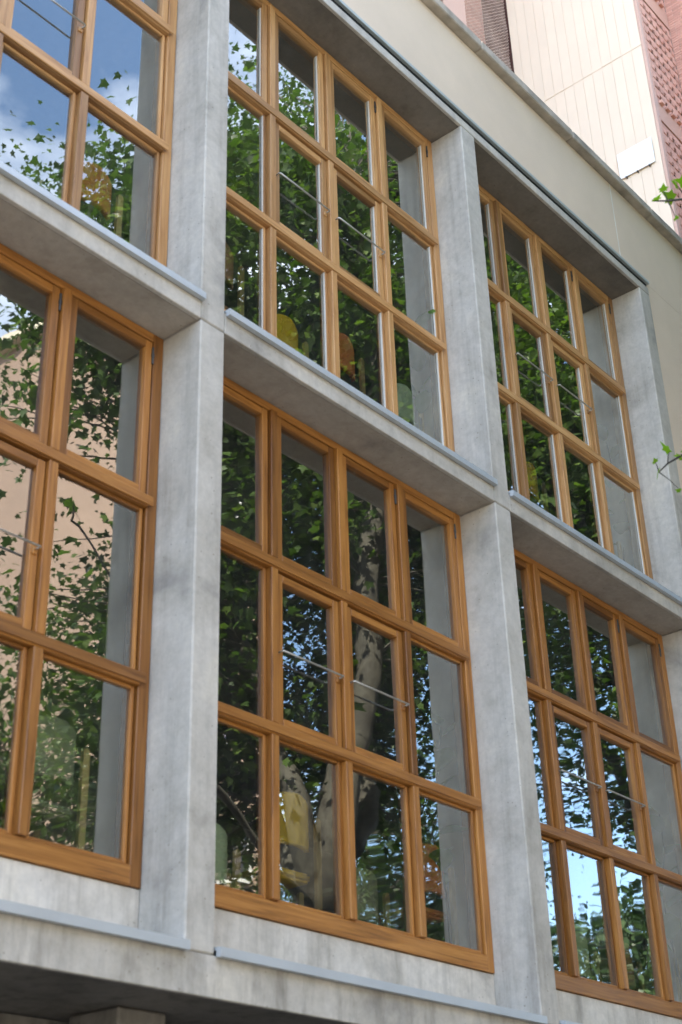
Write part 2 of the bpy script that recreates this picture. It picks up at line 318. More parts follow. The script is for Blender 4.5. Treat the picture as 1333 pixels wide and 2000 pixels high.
def make_window(x_left, ztop, m, spacer):
    """one bay: outer frame mesh with mullions, transoms, opening sashes, panes, rods and hinges as its children"""
    xl, xr = x_left+.003, x_left+P-Wd-.003; zt, zb = ztop-.003, ztop+ZB
    xc = (xl+xr)/2; ms = [xc-ST, xc, xc+ST]; fw = .078
    bm = bmesh.new()
    o_ = [(xl, zb), (xr, zb), (xr, zt), (xl, zt)]; i_ = [(xl+.05, zb+.05), (xr-.05, zb+.05), (xr-.05, zt-.05), (xl+.05, zt-.05)]
    V4 = [[bm.verts.new((x, y, z)) for x, z in L] for y in (.441, .47) for L in (o_, i_)]
    for k in range(4):
        j = (k+1) % 4
        for A, B in ((V4[0], V4[1]), (V4[1], V4[3]), (V4[3], V4[2]), (V4[2], V4[0])): bm.faces.new((A[k], A[j], B[j], B[k]))
    bmesh.ops.recalc_face_normals(bm, faces=bm.faces)
    me = to_mesh(bm, m, 'window_frame')
    win = lp(link('window', me, BLD))
    mod = win
    K = dict(bevel=.004)
    def V(n, x0, x1, y0, y1, z0, z1, b=.004): return box_obj(n, x0, x1, y0, y1, z0, z1, m, win, bevel=b)
    def Hb(n, x0, x1, y0, y1, z0, z1): return hboard(n, x0, x1, y0, y1, z0, z1, m, win)
    V('frame_stile', xl, xl+fw, .322, .44, zb, zt); V('frame_stile', xr-fw, xr, .322, .44, zb, zt)
    Hb('frame_head', xl+fw+.001, xr-fw-.001, .323, .44, zt-.060, zt)
    Hb('frame_sill', xl+fw+.001, xr-fw-.001, .317, .3212, zb+.0, zb+.104)
    Hb('frame_sill', xl+fw+.001, xr-fw-.001, .3215, .44, zb+.0, zb+.108)
    # stepped inner rebate
    rb = .022
    V('rebate', xl+fw+.001, xl+fw+rb, .352, .43, zb+.11, zt-.061); V('rebate', xr-fw-rb, xr-fw-.001, .352, .43, zb+.11, zt-.061)
    ta, tb = ztop+T1, ztop+T2
    for tz in (ta, tb):
        Hb('weather_nosing', xl+.050, xr-.050, .294, .305, tz-.026, tz+.036)          # weather nosing, proud of the frame
        Hb('transom', xl+fw+.001, xr-fw-.001, .3055, .43, tz-.034, tz+.034)
    rows = ((ta+.036, zt-.060), (tb+.036, ta-.036), (zb+.108, tb-.036))
    for x in ms:
        for r, (z0, z1) in enumerate(rows):
            V('mullion', x-.030, x+.030, .298, .43, z0+.001, z1-.001)
            V('mullion_rebate', x-.043, x+.043, .350, .42, z0+.002, z1-.002, .002)
    cells = [(xl+fw, ms[0]-.030), (ms[0]+.030, ms[1]-.030), (ms[1]+.030, ms[2]-.030), (ms[2]+.030, xr-fw)]
    for r, (z0, z1) in enumerate(rows):
        for c, (x0, x1) in enumerate(cells):
            sash = r == 0 or (r == 1 and c in (1, 2))
            if sash:
                a, b, e, f = x0+.010, x1-.010, z0+.007, z1-.011; s = .052
                V('sash_stile', a, a+s, .322, .385, e, f, .003); V('sash_stile', b-s, b, .322, .385, e, f, .003)
                Hb('sash_rail', a+s+.0005, b-s-.0005, .323, .384, e, e+s); Hb('sash_rail', a+s+.0005, b-s-.0005, .323, .384, f-s, f)
                gx0, gx1, gz0, gz1, gy = a+s-.004, b-s+.004, e+s-.004, f-s+.004, .354
            else:
                t = .020
                # glazing beads
                V('glazing_bead', x0+.013, x0+.013+t, .339, .384, z0+.004, z1-.004, .002); V('glazing_bead', x1-.013-t, x1-.013, .339, .384, z0+.004, z1-.004, .002)
                Hb('glazing_bead', x0+.034, x1-.034, .339, .384, z0, z0+t); Hb('glazing_bead', x0+.034, x1-.034, .339, .384, z1-t, z1)
                gx0, gx1, gz0, gz1, gy = x0+.030, x1-.030, z0+t-.003, z1-t+.003, .357
            pane(win, gx0, gx1, gy, gz0, gz1)
            if spacer:
                link_me = box_obj('glazing_spacer', gx1-.010, gx1-.003, gy-.014, gy-.002, gz0+.006, gz1-.006, M_SPACER, win)
            if r == 0 and c >= 2:
                hx = b-.006 if sash else x1
                bm = bmesh.new(); tube(bm, [(0, 0, -.06), (0, 0, .06)], [.008, .008], 8); tube(bm, [(0, 0, -.012), (0, 0, .012)], [.011, .011], 8)
                bm_box(bm, -.012, .0, .006, .016, -.05, .05)
                link('hinge', to_mesh(bm, M_HINGE, 'hinge'), win, (b+.0, .318, f-.10))
            if r == 1 and c in (1, 2):
                zr = tb+.500; xa, xb = x0+.016, x1-.028
                bm = bmesh.new(); tube(bm, [(xa, .330, zr), (xa, .283, zr), (xa+.004, .277, zr), (xb-.004, .277, zr), (xb, .283, zr), (xb, .330, zr)], [.0065]*6, 8)
                link('rod', to_mesh(bm, M_STEEL, 'rod', True), win)
                bm = bmesh.new(); bm_box(bm, -.016, .016, 0, .012, -.020, .020); bmesh.ops.bevel(bm, geom=bm.edges[:], offset=.003, segments=1, affect='EDGES')
                link('rod_bracket', to_mesh(bm, m, 'rod_bracket'), win, (xb-.008, .313, zr-.012))
    return win
for i in bays:
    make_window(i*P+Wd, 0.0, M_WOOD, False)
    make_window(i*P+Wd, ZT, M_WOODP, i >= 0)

# ------------------------------------------------------------------ high chairs and plants behind the glass
M_POST = simple('pale_yellow_wood', (.60, .47, .20), .5, 0, .12, 9)
def fabric(name, c):
    m, n, b = mat(name); v = vec(n, rnd=False); f = noise_n(n, v, 300, 2, .6); g = noise_n(n, v, 3, 3, .5)
    col = mix(n, ramp(n, g, [(.3, tuple(x*.85 for x in c)), (.7, c)]), ramp(n, f, [(.3, (.8, .8, .8)), (.7, (1, 1, 1))]), .7, 'MULTIPLY')
    n.links.new(col, b.inputs['Base Color']); b.inputs['Roughness'].default_value = .95; return m
FAB = dict(yellow=fabric('mustard_fabric', (.86, .56, .02)), green=fabric('pale_green_fabric', (.62, .78, .52)),
           orange=fabric('rust_orange_fabric', (.70, .22, .05)), grey=fabric('grey_green_fabric', (.30, .34, .22)), brown=fabric('brown_fabric', (.42, .22, .12)))
def chair(x, y, zf, top, col, label, rot=0):
    t = empty('high_chair', label, 'chair', (x, y, zf), 'coloured high chairs behind the windows')
    t.rotation_euler.z = rot
    h = top
    for s in (-1, 1):
        for dy, hh in ((-.17, h), (.20, .76)):
            bm = bmesh.new(); px = s*.20
            prof = 10; w = .022
            ring0 = [(px-w, -.012), (px+w, -.012), (px+w, .012), (px-w, .012)]
            vs0 = [bm.verts.new((a, dy+b, 0)) for a, b in ring0]
            prev = vs0
            steps = [(hh-w, 1.0), (hh-w*.5, .86), (hh-w*.13, .5), (hh, .15)] if hh == h else [(hh, 1)]
            for z, k in steps:
                vs = [bm.verts.new((px+(a-px)*k, dy+b, z)) for a, b in ring0]
                for q in range(4): bm.faces.new((prev[q], prev[(q+1) % 4], vs[(q+1) % 4], vs[q]))
                prev = vs
            bm.faces.new(prev); bm.faces.new(vs0[::-1])
            link('leg', to_mesh(bm, M_POST, 'leg'), t)
    # curved padded backrest with rounded upper corners
    bm = bmesh.new(); nx, nz = 14, 28; w, z0, z1 = .155, h-.21, h+.11; grid = {}
    for side, off in ((0, 0), (1, .035)):
        for a in range(nx+1):
            for c in range(nz+1):
                u = -1+2*a/nx; v = c/nz; ww = w
                zz = z0+(z1-z0)*v
                rr = .05
                if zz > z1-rr: ww = w-rr+math.sqrt(max(0, rr*rr-(zz-(z1-rr))**2))
                x_ = u*ww; yy = -.14-.05*(1-u*u)+off
                grid[side, a, c] = bm.verts.new((x_, yy, zz))
    for a in range(nx):
        for c in range(nz):
            bm.faces.new((grid[0, a, c], grid[0, a+1, c], grid[0, a+1, c+1], grid[0, a, c+1]))
            bm.faces.new((grid[1, a, c], grid[1, a, c+1], grid[1, a+1, c+1], grid[1, a+1, c]))
    for a in range(nx):
        bm.faces.new((grid[0, a, 0], grid[1, a, 0], grid[1, a+1, 0], grid[0, a+1, 0])); bm.faces.new((grid[0, a, nz], grid[0, a+1, nz], grid[1, a+1, nz], grid[1, a, nz]))
    for c in range(nz):
        bm.faces.new((grid[0, 0, c], grid[0, 0, c+1], grid[1, 0, c+1], grid[1, 0, c])); bm.faces.new((grid[0, nx, c], grid[1, nx, c], grid[1, nx, c+1], grid[0, nx, c+1]))
    link('backrest', to_mesh(bm, FAB[col], 'backrest', True), t)
    bm = bmesh.new(); bm_box(bm, -.18, .18, -.14, .22, .70, .76); bmesh.ops.bevel(bm, geom=bm.edges[:], offset=.02, segments=3, affect='EDGES')
    link('seat', to_mesh(bm, FAB[col], 'seat', True), t)
    bm = bmesh.new(); bm_box(bm, -.177, .177, -.175, -.158, .30, .33); bm_box(bm, -.177, .177, .192, .209, .30, .33)
    link('footrest', to_mesh(bm, M_POST, 'footrest'), t)
Z1, Z2 = ZD0+.0, .135
CH = [  # right post x, floor, top of post, colour, label
 (.95, Z1, .77, 'green', 'pale green high chair behind the lowest left pane of the middle lower window'),
 (1.65, Z1, 1.10, 'yellow', 'mustard yellow high chair behind the lower middle window, tallest in its row'),
 (2.30, Z1, .76, 'grey', 'dull grey green high chair between the yellow and the orange one downstairs'),
 (3.02, Z1, 1.06, 'orange', 'rust orange high chair beside the leafy plant in the lower middle window'),
 (-.19, Z1, 1.08, 'grey', 'grey high chair with pale posts behind the lower left window'),
 (4.79, Z1, .76, 'green', 'green high chair behind the lower right window, second pane column'),
 (5.44, Z1, .78, 'brown', 'brown high chair behind the lower right window, third pane column'),
 (6.05, Z1, .90, 'green', 'pale green high chair beside the plant in the lower right window'),
 (.94, Z2, 1.14, 'brown', 'high chair with tall post behind the first column of the upper middle window'),
 (1.62, Z2, .84, 'yellow', 'yellow high chair behind the upper middle window'),
 (2.27, Z2, 1.03, 'orange', 'rust brown high chair behind the upper middle window, third pane column'),
 (3.01, Z2, .93, 'green', 'pale mint high chair at the right end of the upper middle window'),
 (4.79, Z2, 1.00, 'yellow', 'yellow high chair behind the upper right window'),
 (-.20, Z2, 1.05, 'orange', 'orange high chair behind the upper left window'),
 (6.05, Z2, .90, 'brown', 'reddish high chair at the right end of the upper right window')]
for (x, zf, top, c, lab) in CH: chair(x-.20, .76, zf, top, c, lab)

def leaf_mat(name, c, var=.35, trans=.35, island=True):
    m, n, b = mat(name); out = n.nodes['Material Output']
    g = node(n, 'ShaderNodeNewGeometry')
    lo = tuple(x*(1-var) for x in c); hi = (c[0]*(1+var*1.6), c[1]*(1+var), c[2]*(1+var*.4))
    col = ramp(n, g.outputs['Random Per Island'], [(0, lo), (.6, c), (1, hi)])
    n.links.new(col, b.inputs['Base Color']); b.inputs['Roughness'].default_value = .48
    tl = node(n, 'ShaderNodeBsdfTranslucent'); c2 = mix(n, col, (1.6, 1.9, .5), .8, 'MULTIPLY'); n.links.new(c2, tl.inputs[0])
    ms = node(n, 'ShaderNodeMixShader'); ms.inputs[0].default_value = trans
    n.links.new(b.outputs[0], ms.inputs[1]); n.links.new(tl.outputs[0], ms.inputs[2]); n.links.new(ms.outputs[0], out.inputs[0]); return m
M_LEAF = leaf_mat('plane_tree_leaf', (.052, .098, .018), .5, .38)
M_LEAFD = leaf_mat('dark_evergreen_leaf', (.035, .07, .02), .3, .2)
M_LEAFP = leaf_mat('potted_plant_leaf', (.15, .28, .10), .2, .3)
M_BARK = None
def bark():
    m, n, b = mat('mottled_plane_bark'); v = vec(n, (1, 1, .6)); f = noise_n(n, v, 7, 3, .5, .5)
    c = ramp(n, f, [(.32, (.036, .031, .024)), (.46, (.055, .05, .038)), (.60, (.085, .078, .06)), (.74, (.065, .062, .048))])
    f2 = noise_n(n, v, 40, 5, .6); c = mix(n, c, ramp(n, f2, [(.3, (.7, .7, .7)), (.7, (1, 1, 1))]), .6, 'MULTIPLY')
    n.links.new(c, b.inputs['Base Color']); b.inputs['Roughness'].default_value = .85; bump(n, b, f, .4, .01); return m
M_BARK = bark()
M_POT = simple('terracotta_pot', (.42, .20, .11), .8)
def pot_plant(x, y, zf, height, label, n=11, seed=0):
    rr = random.Random(seed); t = empty('potted_plant', label, 'plant', (x, y, zf), 'potted plants behind the windows')
    bm = bmesh.new(); tube(bm, [(0, 0, 0), (0, 0, .26), (0, 0, .30)], [.11, .15, .16], 16); link('pot', to_mesh(bm, M_POT, 'pot', True), t)
    bm = bmesh.new(); pts = [(0, 0, .28)]
    for k in range(1, 7): pts.append((.05*math.sin(k*1.1+seed), .03*math.cos(k*1.7), .28+(height-.28)*k/6))
    tube(bm, pts, [.014-.0015*k for k in range(7)], 6); link('stem', to_mesh(bm, M_BARK, 'stem', True), t)
    for k in range(n):
        f = .35+.65*k/(n-1); i = min(5, int(f*6)); base = Vector(pts[i]).lerp(Vector(pts[i+1]), f*6-i)
        az = k*2.4+rr.uniform(-.4, .4); tilt = rr.uniform(.2, 1.0); L = rr.uniform(.20, .30); Wl = L*.34
        bm = bmesh.new(); rows = []
        for a in range(7):
            u = a/6; w = Wl*math.sin(math.pi*min(1, u*.93+.05))**.8; droop = -.25*u*u*L
            rows.append([bm.verts.new((s*w, L*u+.03, droop+abs(s)*w*.25)) for s in (-1, 0, 1)])
        for a, b in zip(rows, rows[1:]):
            for q in (0, 1): bm.faces.new((a[q], a[q+1], b[q+1], b[q]))
        o = link('leaf', to_mesh(bm, M_LEAFP, 'leaf', True), t, base, (tilt, 0, az))
pot_plant(2.93, .60, Z1, 2.05, 'tall large-leaved potted plant at the right end of the lower middle window', 14, 1)
pot_plant(6.06, .60, Z1, 2.10, 'tall large-leaved potted plant at the right end of the lower right window', 14, 2)
pot_plant(3.02, .60, Z2, 1.65, 'large-leaved potted plant at the right end of the upper middle window', 11, 3)
pot_plant(6.12, .60, Z2, 2.0, 'large-leaved potted plant at the right end of the upper right window', 12, 4)

# ------------------------------------------------------------------ brick and cream tower rising behind the parapet
M_BRICK = None
def brickm(name, c, var=.22):
    m, n, b = mat(name); oi = node(n, 'ShaderNodeObjectInfo'); g = node(n, 'ShaderNodeNewGeometry')
    ad = node(n, 'ShaderNodeMath', operation='ADD'); n.links.new(oi.outputs['Random'], ad.inputs[0]); n.links.new(g.outputs['Random Per Island'], ad.inputs[1])
    fr = node(n, 'ShaderNodeMath', operation='FRACT'); n.links.new(ad.outputs[0], fr.inputs[0])
    col = ramp(n, fr.outputs[0], [(0, tuple(x*(1-var) for x in c)), (.5, c), (1, (c[0]*(1+var*.6), c[1]*(1+var), c[2]*(1+var)))])
    v = vec(n, rnd=False); f = noise_n(n, v, 40, 5, .65); col = mix(n, col, ramp(n, f, [(.3, (.7, .7, .7)), (.7, (1, 1, 1))]), .6, 'MULTIPLY')
    n.links.new(col, b.inputs['Base Color']); b.inputs['Roughness'].default_value = .9; return m
M_BRICK = brickm('pink_red_brick', (.74, .40, .30), .16); M_MORTAR = simple('pale_mortar', (.62, .44, .36), .95)
M_BAND = render_mat('terracotta_band', (.74, .44, .33))
M_PLAST = render_mat('pink_plaster', (.72, .48, .38))
M_CREAM = simple('cream_cladding', (.84, .69, .52), .6, 0, .04, 1)
M_WHITE = simple('white_sheet', (.86, .86, .84), .5, 0, .03)
M_DARKH = simple('dark_void_lining', (.10, .05, .04), .95)
M_NET = simple('netting_cord', (.80, .68, .58), .8)
TX, TY = 10.625, 1.35; TZ0, TZ1 = 4.56, 22.0; BY = 3.70
TW = empty('apartment_tower', 'brick and cream clad apartment tower rising behind the parapet', 'building', (TX, TY, TZ0))
def tlp(o): o.matrix_parent_inverse = Matrix.Translation((-TX, -TY, -TZ0)); return o
def tb(name, *a, **k): return tlp(box_obj(name, *a, parent=TW, **k))
tb('core_wall', TX+.05, TX+9, TY+.5, TY+12, TZ0, TZ1, m=M_DARKH)
# cream boards with open joints, in two lifts split at z = 11.89 and again above
yy = TY+.055; bw = .178; kk = 0; tb('cladding_backing', TX+.003, TX+.048, TY+.06, BY+.0, TZ0, TZ1, m=M_CREAM)
while yy+bw < BY+.05:
    for za, zb in ((TZ0, 11.885), (11.89, 17.4), (17.405, TZ1)):
        tb('cladding_board', TX-.006+random.uniform(-.002, .002), TX+.002, yy+.002, min(yy+bw-.002, BY-.004), za+.004, zb-.002, m=M_CREAM, bevel=.003)
    yy += bw
tb('corner_trim', TX-.010, TX+.10, TY+.004, TY+.052, TZ0, TZ1, m=M_PLAST, bevel=.004)
tb('blank_sign', TX-.040, TX-.030, 1.50, 2.09, 9.51, 10.00, m=M_WHITE, bevel=.002)
for y in (1.60, 1.80, 1.99):
    tb('bolt', TX-.05, TX-.008, y-.010, y+.010, 9.485, 9.505, m=M_HINGE)
# lattice panels: header bricks in staggered courses with open holes between, slab bands between storeys
LX0, LX1, CO, HP = TX+.135, 11.76, .10, .180
bmesh_brick = None
def brick_at(x0, x1, y0, y1, z0, z1, parent=TW): tb('brick', x0, x1, y0, y1, z0, z1, m=M_BRICK)
def lattice(z0, z1, singles):
    n = int(round((z1-z0)/CO)); far = bmesh.new(); cnt = 0
    for r in range(n):
        za = z0+r*CO
        k = 0; x = LX0
        while x < LX1:
            a, b = x, min(x+(HP*.52 if r % 2 else HP-.003), LX1)
            if b-a > .02:
                a += random.uniform(-.003, .003); dy = random.uniform(-.003, .003)-(.012 if r % 2 else 0)
                if singles: tb('brick', round(a, 3), round(a, 3)+round(b-a, 2), TY+.016+dy, TY+.042+dy, za+.001, za+CO-.001, m=M_BRICK)
                else: bm_box(far, a, b, TY+.016+dy, TY+.042+dy, za+.001, za+CO-.001)
                cnt += 1
            x += HP
    # mortar-coloured bed fillets carry the courses
    if not singles and cnt:
        tlp(link('brick_screen', to_mesh(far, M_BRICK, 'brick_screen'), TW, kind='stuff'))
    else: far.free()
    tb('screen_edge', LX0-.040, LX0-.004, TY+.012, TY+.14, z0, z1, m=M_PLAST)
    return cnt
FL = 2.755; zb0 = 10.78
for q in range(-2, 5):
    z0 = zb0+q*FL; z1 = z0+2.34
    if z0 < TZ0: z0 += CO*0
    cnt = lattice(max(z0, TZ0+.02), z1, q in (0, -1))
    tb('slab_band', TX+.101, LX1+.02, TY+.008, TY+.30, z1+.004, z1+FL-2.34-.008, m=M_BAND)
    xx = LX0+.02
    while xx < LX1-.1:            # dentil course under each screen
        tb('dentil_brick', xx, xx+.10, TY-.045, TY+.007, z1+FL-2.34-.055, z1+FL-2.34-.002, m=M_BRICK, bevel=.003); xx += HP
    # stack of brick ends at the corner
    bm = bmesh.new(); z = z0
    while z < z1: bm_box(bm, TX+.058, LX0-.045, TY+.003, TY+.11, z+.003, z+.047); z += .052
    tlp(link('corner_course', to_mesh(bm, M_BRICK, 'corner_course'), TW, kind='stuff'))
# return wall that comes forward on the right, and the tower's front beyond it
def brickwall(name, axis, c, u0, u1, z0, z1, L=.24, h=.052, out=1):
    """courses of stretchers standing proud of a mortar face, joined"""
    bm = bmesh.new(); r = 0; z = z0
    while z < z1:
        u = u0-(r % 2)*L/2
        while u < u1:
            a, b = max(u, u0), min(u+L-.010, u1); d = random.uniform(0, .004)
            if b-a > .02:
                if axis == 'x': bm_box(bm, c-.010-d, c+.02, a, b, z, z+h-.010)
                else: bm_box(bm, a, b, c-.010-d, c+.02, z, z+h-.010)
            u += L
        z += h; r += 1
    return tlp(link(name, to_mesh(bm, M_BRICK, name), TW, kind='stuff'))
tb('mortar_wall', LX1+.022, LX1+.30, .42, TY+.02, TZ0, 17.5, m=M_MORTAR)
brickwall('brickwork', 'x', LX1+.021, .42, TY+.006, 7.5, 15.5)
tb('mortar_wall', LX1+.31, TX+9, .43, .70, TZ0, TZ1, m=M_MORTAR)
# recessed bay on the left of the cream wall: brick wall, balcony slab, netting, plaster pier, small lattice
tb('mortar_wall', TX-9, TX-.002, BY+.50, BY+.8, TZ0, TZ1, m=M_MORTAR)
brickwall('brickwork', 'y', BY+.499, TX-1.3, TX-.01, 11.5, 18.6, .27, .075)
tb('dark_ledge', TX-1.30, TX-.012, BY+.42, BY+.485, 16.50, 16.54, m=M_BLACK)
tb('dark_ledge', TX-1.30, TX-.012, BY+.42, BY+.485, 15.05, 15.09, m=M_BLACK)
tb('plaster_pier', TX-1.95, TX-1.32, BY+.02, BY+.49, TZ0, TZ1, m=M_PLAST)
bm = bmesh.new()
zz = 11.0; r = 0
while zz < 18.5:
    x = TX-3.2
    while x < TX-1.96:
        bm_box(bm, x, min(x+(HP*.52 if r % 2 else HP-.003), TX-1.96), BY+.03, BY+.066, zz+.004, zz+CO-.004); x += HP
    zz += CO; r += 1
tlp(link('brick_screen', to_mesh(bm, M_BRICK, 'brick_screen'), TW, kind='stuff'))
tb('void_wall', TX-3.3, TX-1.96, BY+.4, BY+.49, TZ0, TZ1, m=M_DARKH)
bm = bmesh.new(); x0, x1, za, zb = TX-1.30, TX-.02, 12.0, 19.0; g = .075
n = int((x1-x0+zb-za)/g)
for s in (1, -1):
    for k in range(-int((zb-za)/g), int((x1-x0)/g)+1):
        # line x = x0 + k*g + t , z = za + t (or mirrored)
        t0 = max(0, -k*g); t1 = min(zb-za, (x1-x0)-k*g)
        if t1 <= t0: continue
        ax, bx = x0+k*g+t0, x0+k*g+t1
        if s < 0: ax, bx = x0+x1-ax, x0+x1-bx
        nst = max(1, int((t1-t0)/.4)); P_ = []
        for w in range(nst+1):
            f = w/nst; px = ax+(bx-ax)*f; pz = za+t0+(t1-t0)*f
            P_.append((px, BY+.035+.03*noise.noise((px*1.7, pz*1.7, 3)), pz))
        tube(bm, P_, [.0038]*len(P_), 3)
tlp(link('safety_net', to_mesh(bm, M_NET, 'safety_net'), TW, kind='stuff'))

# ------------------------------------------------------------------ buildings across the street (seen in the panes)
M_PEACH = render_mat('peach_render', (.31, .22, .17)); M_IVORY = render_mat('ivory_render', (.70, .63, .50))
M_ROOFT = simple('clay_roof', (.35, .17, .11), .9)
M_SHUT = simple('white_frame', (.50, .50, .48), .5); M_BLUEG = simple('blue_shutter', (.10, .17, .38), .5)
M_WINDARK = simple('dark_window_glass', (.03, .04, .06), .08)
def wallpoly(name, pts, z0, z1, m, parent):
    bm = bmesh.new(); a = [bm.verts.new((x, y, z0)) for x, y in pts]; b = [bm.verts.new((x, y, z1)) for x, y in pts]; k = len(pts)
    for i in range(k): bm.faces.new((a[i], a[(i+1) % k], b[(i+1) % k], b[i]))
    bm.faces.new(b); bm.faces.new(a[::-1]); bmesh.ops.recalc_face_normals(bm, faces=bm.faces)
    return link(name, to_mesh(bm, m, name), parent)
def face_items(parent, A, B, items):
    """windows and balconies on the wall running from A to B (outward normal on the left of A->B)"""
    d = (Vector(B)-Vector(A)); L = d.length; ang = math.atan2(d.y, d.x)
    for kind, u, z, w, h, m in items:
        p = Vector(A)+d*(u/L); o = empty_part = None
        bm = bmesh.new(); fr = .06
        for q in ((-w/2-fr, w/2+fr, h, h+fr), (-w/2-fr, w/2+fr, -fr*1.5, 0), (-w/2-fr, -w/2, 0, h), (w/2, w/2+fr, 0, h)): bm_box(bm, q[0], q[1], -.03, .06, q[2], q[3])
        f = link('window', to_mesh(bm, M_SHUT, 'window'), parent, (p.x, p.y, z), (0, 0, ang))
        bm = bmesh.new(); bm_box(bm, -w/2, w/2, .0, .02, 0, h); link('pane', to_mesh(bm, m, 'pane'), f)
        bm = bmesh.new(); bm_box(bm, -.02, .02, .021, .04, 0, h); bm_box(bm, -w/2, -.021, .021, .04, h*.5, h*.5+.03); bm_box(bm, .021, w/2, .021, .04, h*.5, h*.5+.03); link('glazing_bar', to_mesh(bm, M_SHUT, 'glazing_bar'), f)
        if kind == 'balcony':
            bm = bmesh.new(); bm_box(bm, -1.3, 1.3, .03, 1.0, -.18, -.05)
            b = link('balcony', to_mesh(bm, M_SHUT, 'balcony'), parent, (p.x, p.y, z), (0, 0, ang))
            bm = bmesh.new(); bm_box(bm, -1.3, 1.3, .94, .98, .95, 1.0)
            for k in range(22): bm_box(bm, -1.3+k*.122, -1.28+k*.122, .95, .97, -.05, .95)
            link('railing', to_mesh(bm, M_SHUT, 'railing'), b)
OPP = empty('peach_apartment_block', 'peach rendered apartment block across the street, seen reflected in the lower left window', 'building', (14, -20, GZ))
OI = Matrix.Translation((-14, 20, -GZ))
K1, K, E_, E2, E3 = (13.7, -32), (13.7, -20), (17.8, -15.05), (23.5, -22.5), (23.5, -32)
rootz = 17.4
wallpoly('wall', [K1, K, E_, E2, E3], GZ, rootz, M_PEACH, OPP)
wallpoly('roof', [(13.4, -32.3), (13.4, -19.8), (17.8, -14.6), (23.9, -22.4), (23.9, -32.3)], rootz+.003, rootz+.25, M_IVORY, OPP)
its = []
for s in range(7):
    z = GZ+3.6+s*3.05
    its += [('w', 2.0+.2*(s % 2), z, .55, .8, M_WINDARK), ('w', 5.2, z, .9, 1.3, M_WINDARK if s % 3 else M_BLUEG)]
face_items(OPP, E_, K, [(k, 5.0-u*.72, z, w, h, m) for k, u, z, w, h, m in its])
face_items(OPP, K, K1, [('balcony' if s % 2 else 'w', 1.9, GZ+3.3+s*3.05, 1.0, 2.0, M_BLUEG) for s in range(7)] + [('w', 5.2, GZ+3.6+s*3.05, .9, 1.4, M_WINDARK) for s in range(7)])
for c in OPP.children: c.matrix_parent_inverse = OI
OP2 = empty('ivory_apartment_block', 'low ivory apartment block across the street west of the peach one', 'building', (-6, -24, GZ))
wallpoly('wall', [(-22, -34), (-22, -21), (8, -21), (8, -34)], GZ, 6.0, M_IVORY, OP2)
wallpoly('roof', [(-22.3, -34.3), (-22.3, -20.7), (8.3, -20.7), (8.3, -34.3)], 6.003, 6.3, M_ROOFT, OP2)
face_items(OP2, (8, -21), (-22, -21), [('balcony' if (s+u) % 2 else 'w', 2.5+u*3.6, GZ+3.4+s*3.1, 1.1, 2.0, M_WINDARK) for s in range(3) for u in range(8)])
for c in OP2.children: c.matrix_parent_inverse = Matrix.Translation((6, 24, -GZ))

# ------------------------------------------------------------------ trees
def leaf_shape(kind):
    if kind == 'maple':
        pts = [(0, -.05), (.42, -.10), (.36, .16), (.56, .36), (.24, .46), (.0, .98), (-.24, .46), (-.56, .36), (-.36, .16), (-.42, -.10)]
        tri = [(0, i, i+1) for i in range(1, len(pts))]; V = [(0, .25)] + pts; T = [(0, i, i % len(pts)+1) for i in range(1, len(pts)+1)]
    else:
        V = [(0, 0), (.28, .35), (0, 1), (-.28, .35)]; T = [(0, 1, 2), (0, 2, 3)]
    z = [(-.12*abs(x)-.10*y*y) for x, y in V]
    return np.array([(x, y, c) for (x, y), c in zip(V, z)], float), np.array(T)
def leaves_mesh(name, centres, size, kind, m, droop=.5):
    V, T = leaf_shape(kind); n = len(centres); C = np.asarray(centres, float)
    s = size*(.55+1.05*rng.random(n)**1.6); az = rng.uniform(0, 2*np.pi, n); tl = rng.normal(-droop, .45, n); rl = rng.normal(0, .5, n)
    ca, sa, ct, stt, cr_, sr = np.cos(az), np.sin(az), np.cos(tl), np.sin(tl), np.cos(rl), np.sin(rl)
    X = V[None, :, 0]*s[:, None]; Y = V[None, :, 1]*s[:, None]; Z = V[None, :, 2]*s[:, None]
    X, Z = X*cr_[:, None]+Z*sr[:, None], -X*sr[:, None]+Z*cr_[:, None]
    Y, Z = Y*ct[:, None]-Z*stt[:, None], Y*stt[:, None]+Z*ct[:, None]
    X, Y = X*ca[:, None]-Y*sa[:, None], X*sa[:, None]+Y*ca[:, None]
    co = np.stack([X, Y, Z], -1)+C[:, None, :]; nv = len(V)
    tri = (T[None]+(np.arange(n)*nv)[:, None, None]).reshape(-1, 3)
    me = bpy.data.meshes.new(name); me.vertices.add(n*nv); me.vertices.foreach_set('co', co.reshape(-1))
    me.loops.add(len(tri)*3); me.loops.foreach_set('vertex_index', tri.reshape(-1)); me.polygons.add(len(tri))
    me.polygons.foreach_set('loop_start', np.arange(len(tri))*3); me.update(); me.validate(); me.materials.append(m); return me
def in_view(p, pad=25):
    q = Vector(p)-CAM; z = q.dot(FW)
    if z < .2: return False
    return abs(q.dot(RT)/z)*F_PX < 666.5+pad and abs(q.dot(UP)/z)*F_PX < 1000+pad
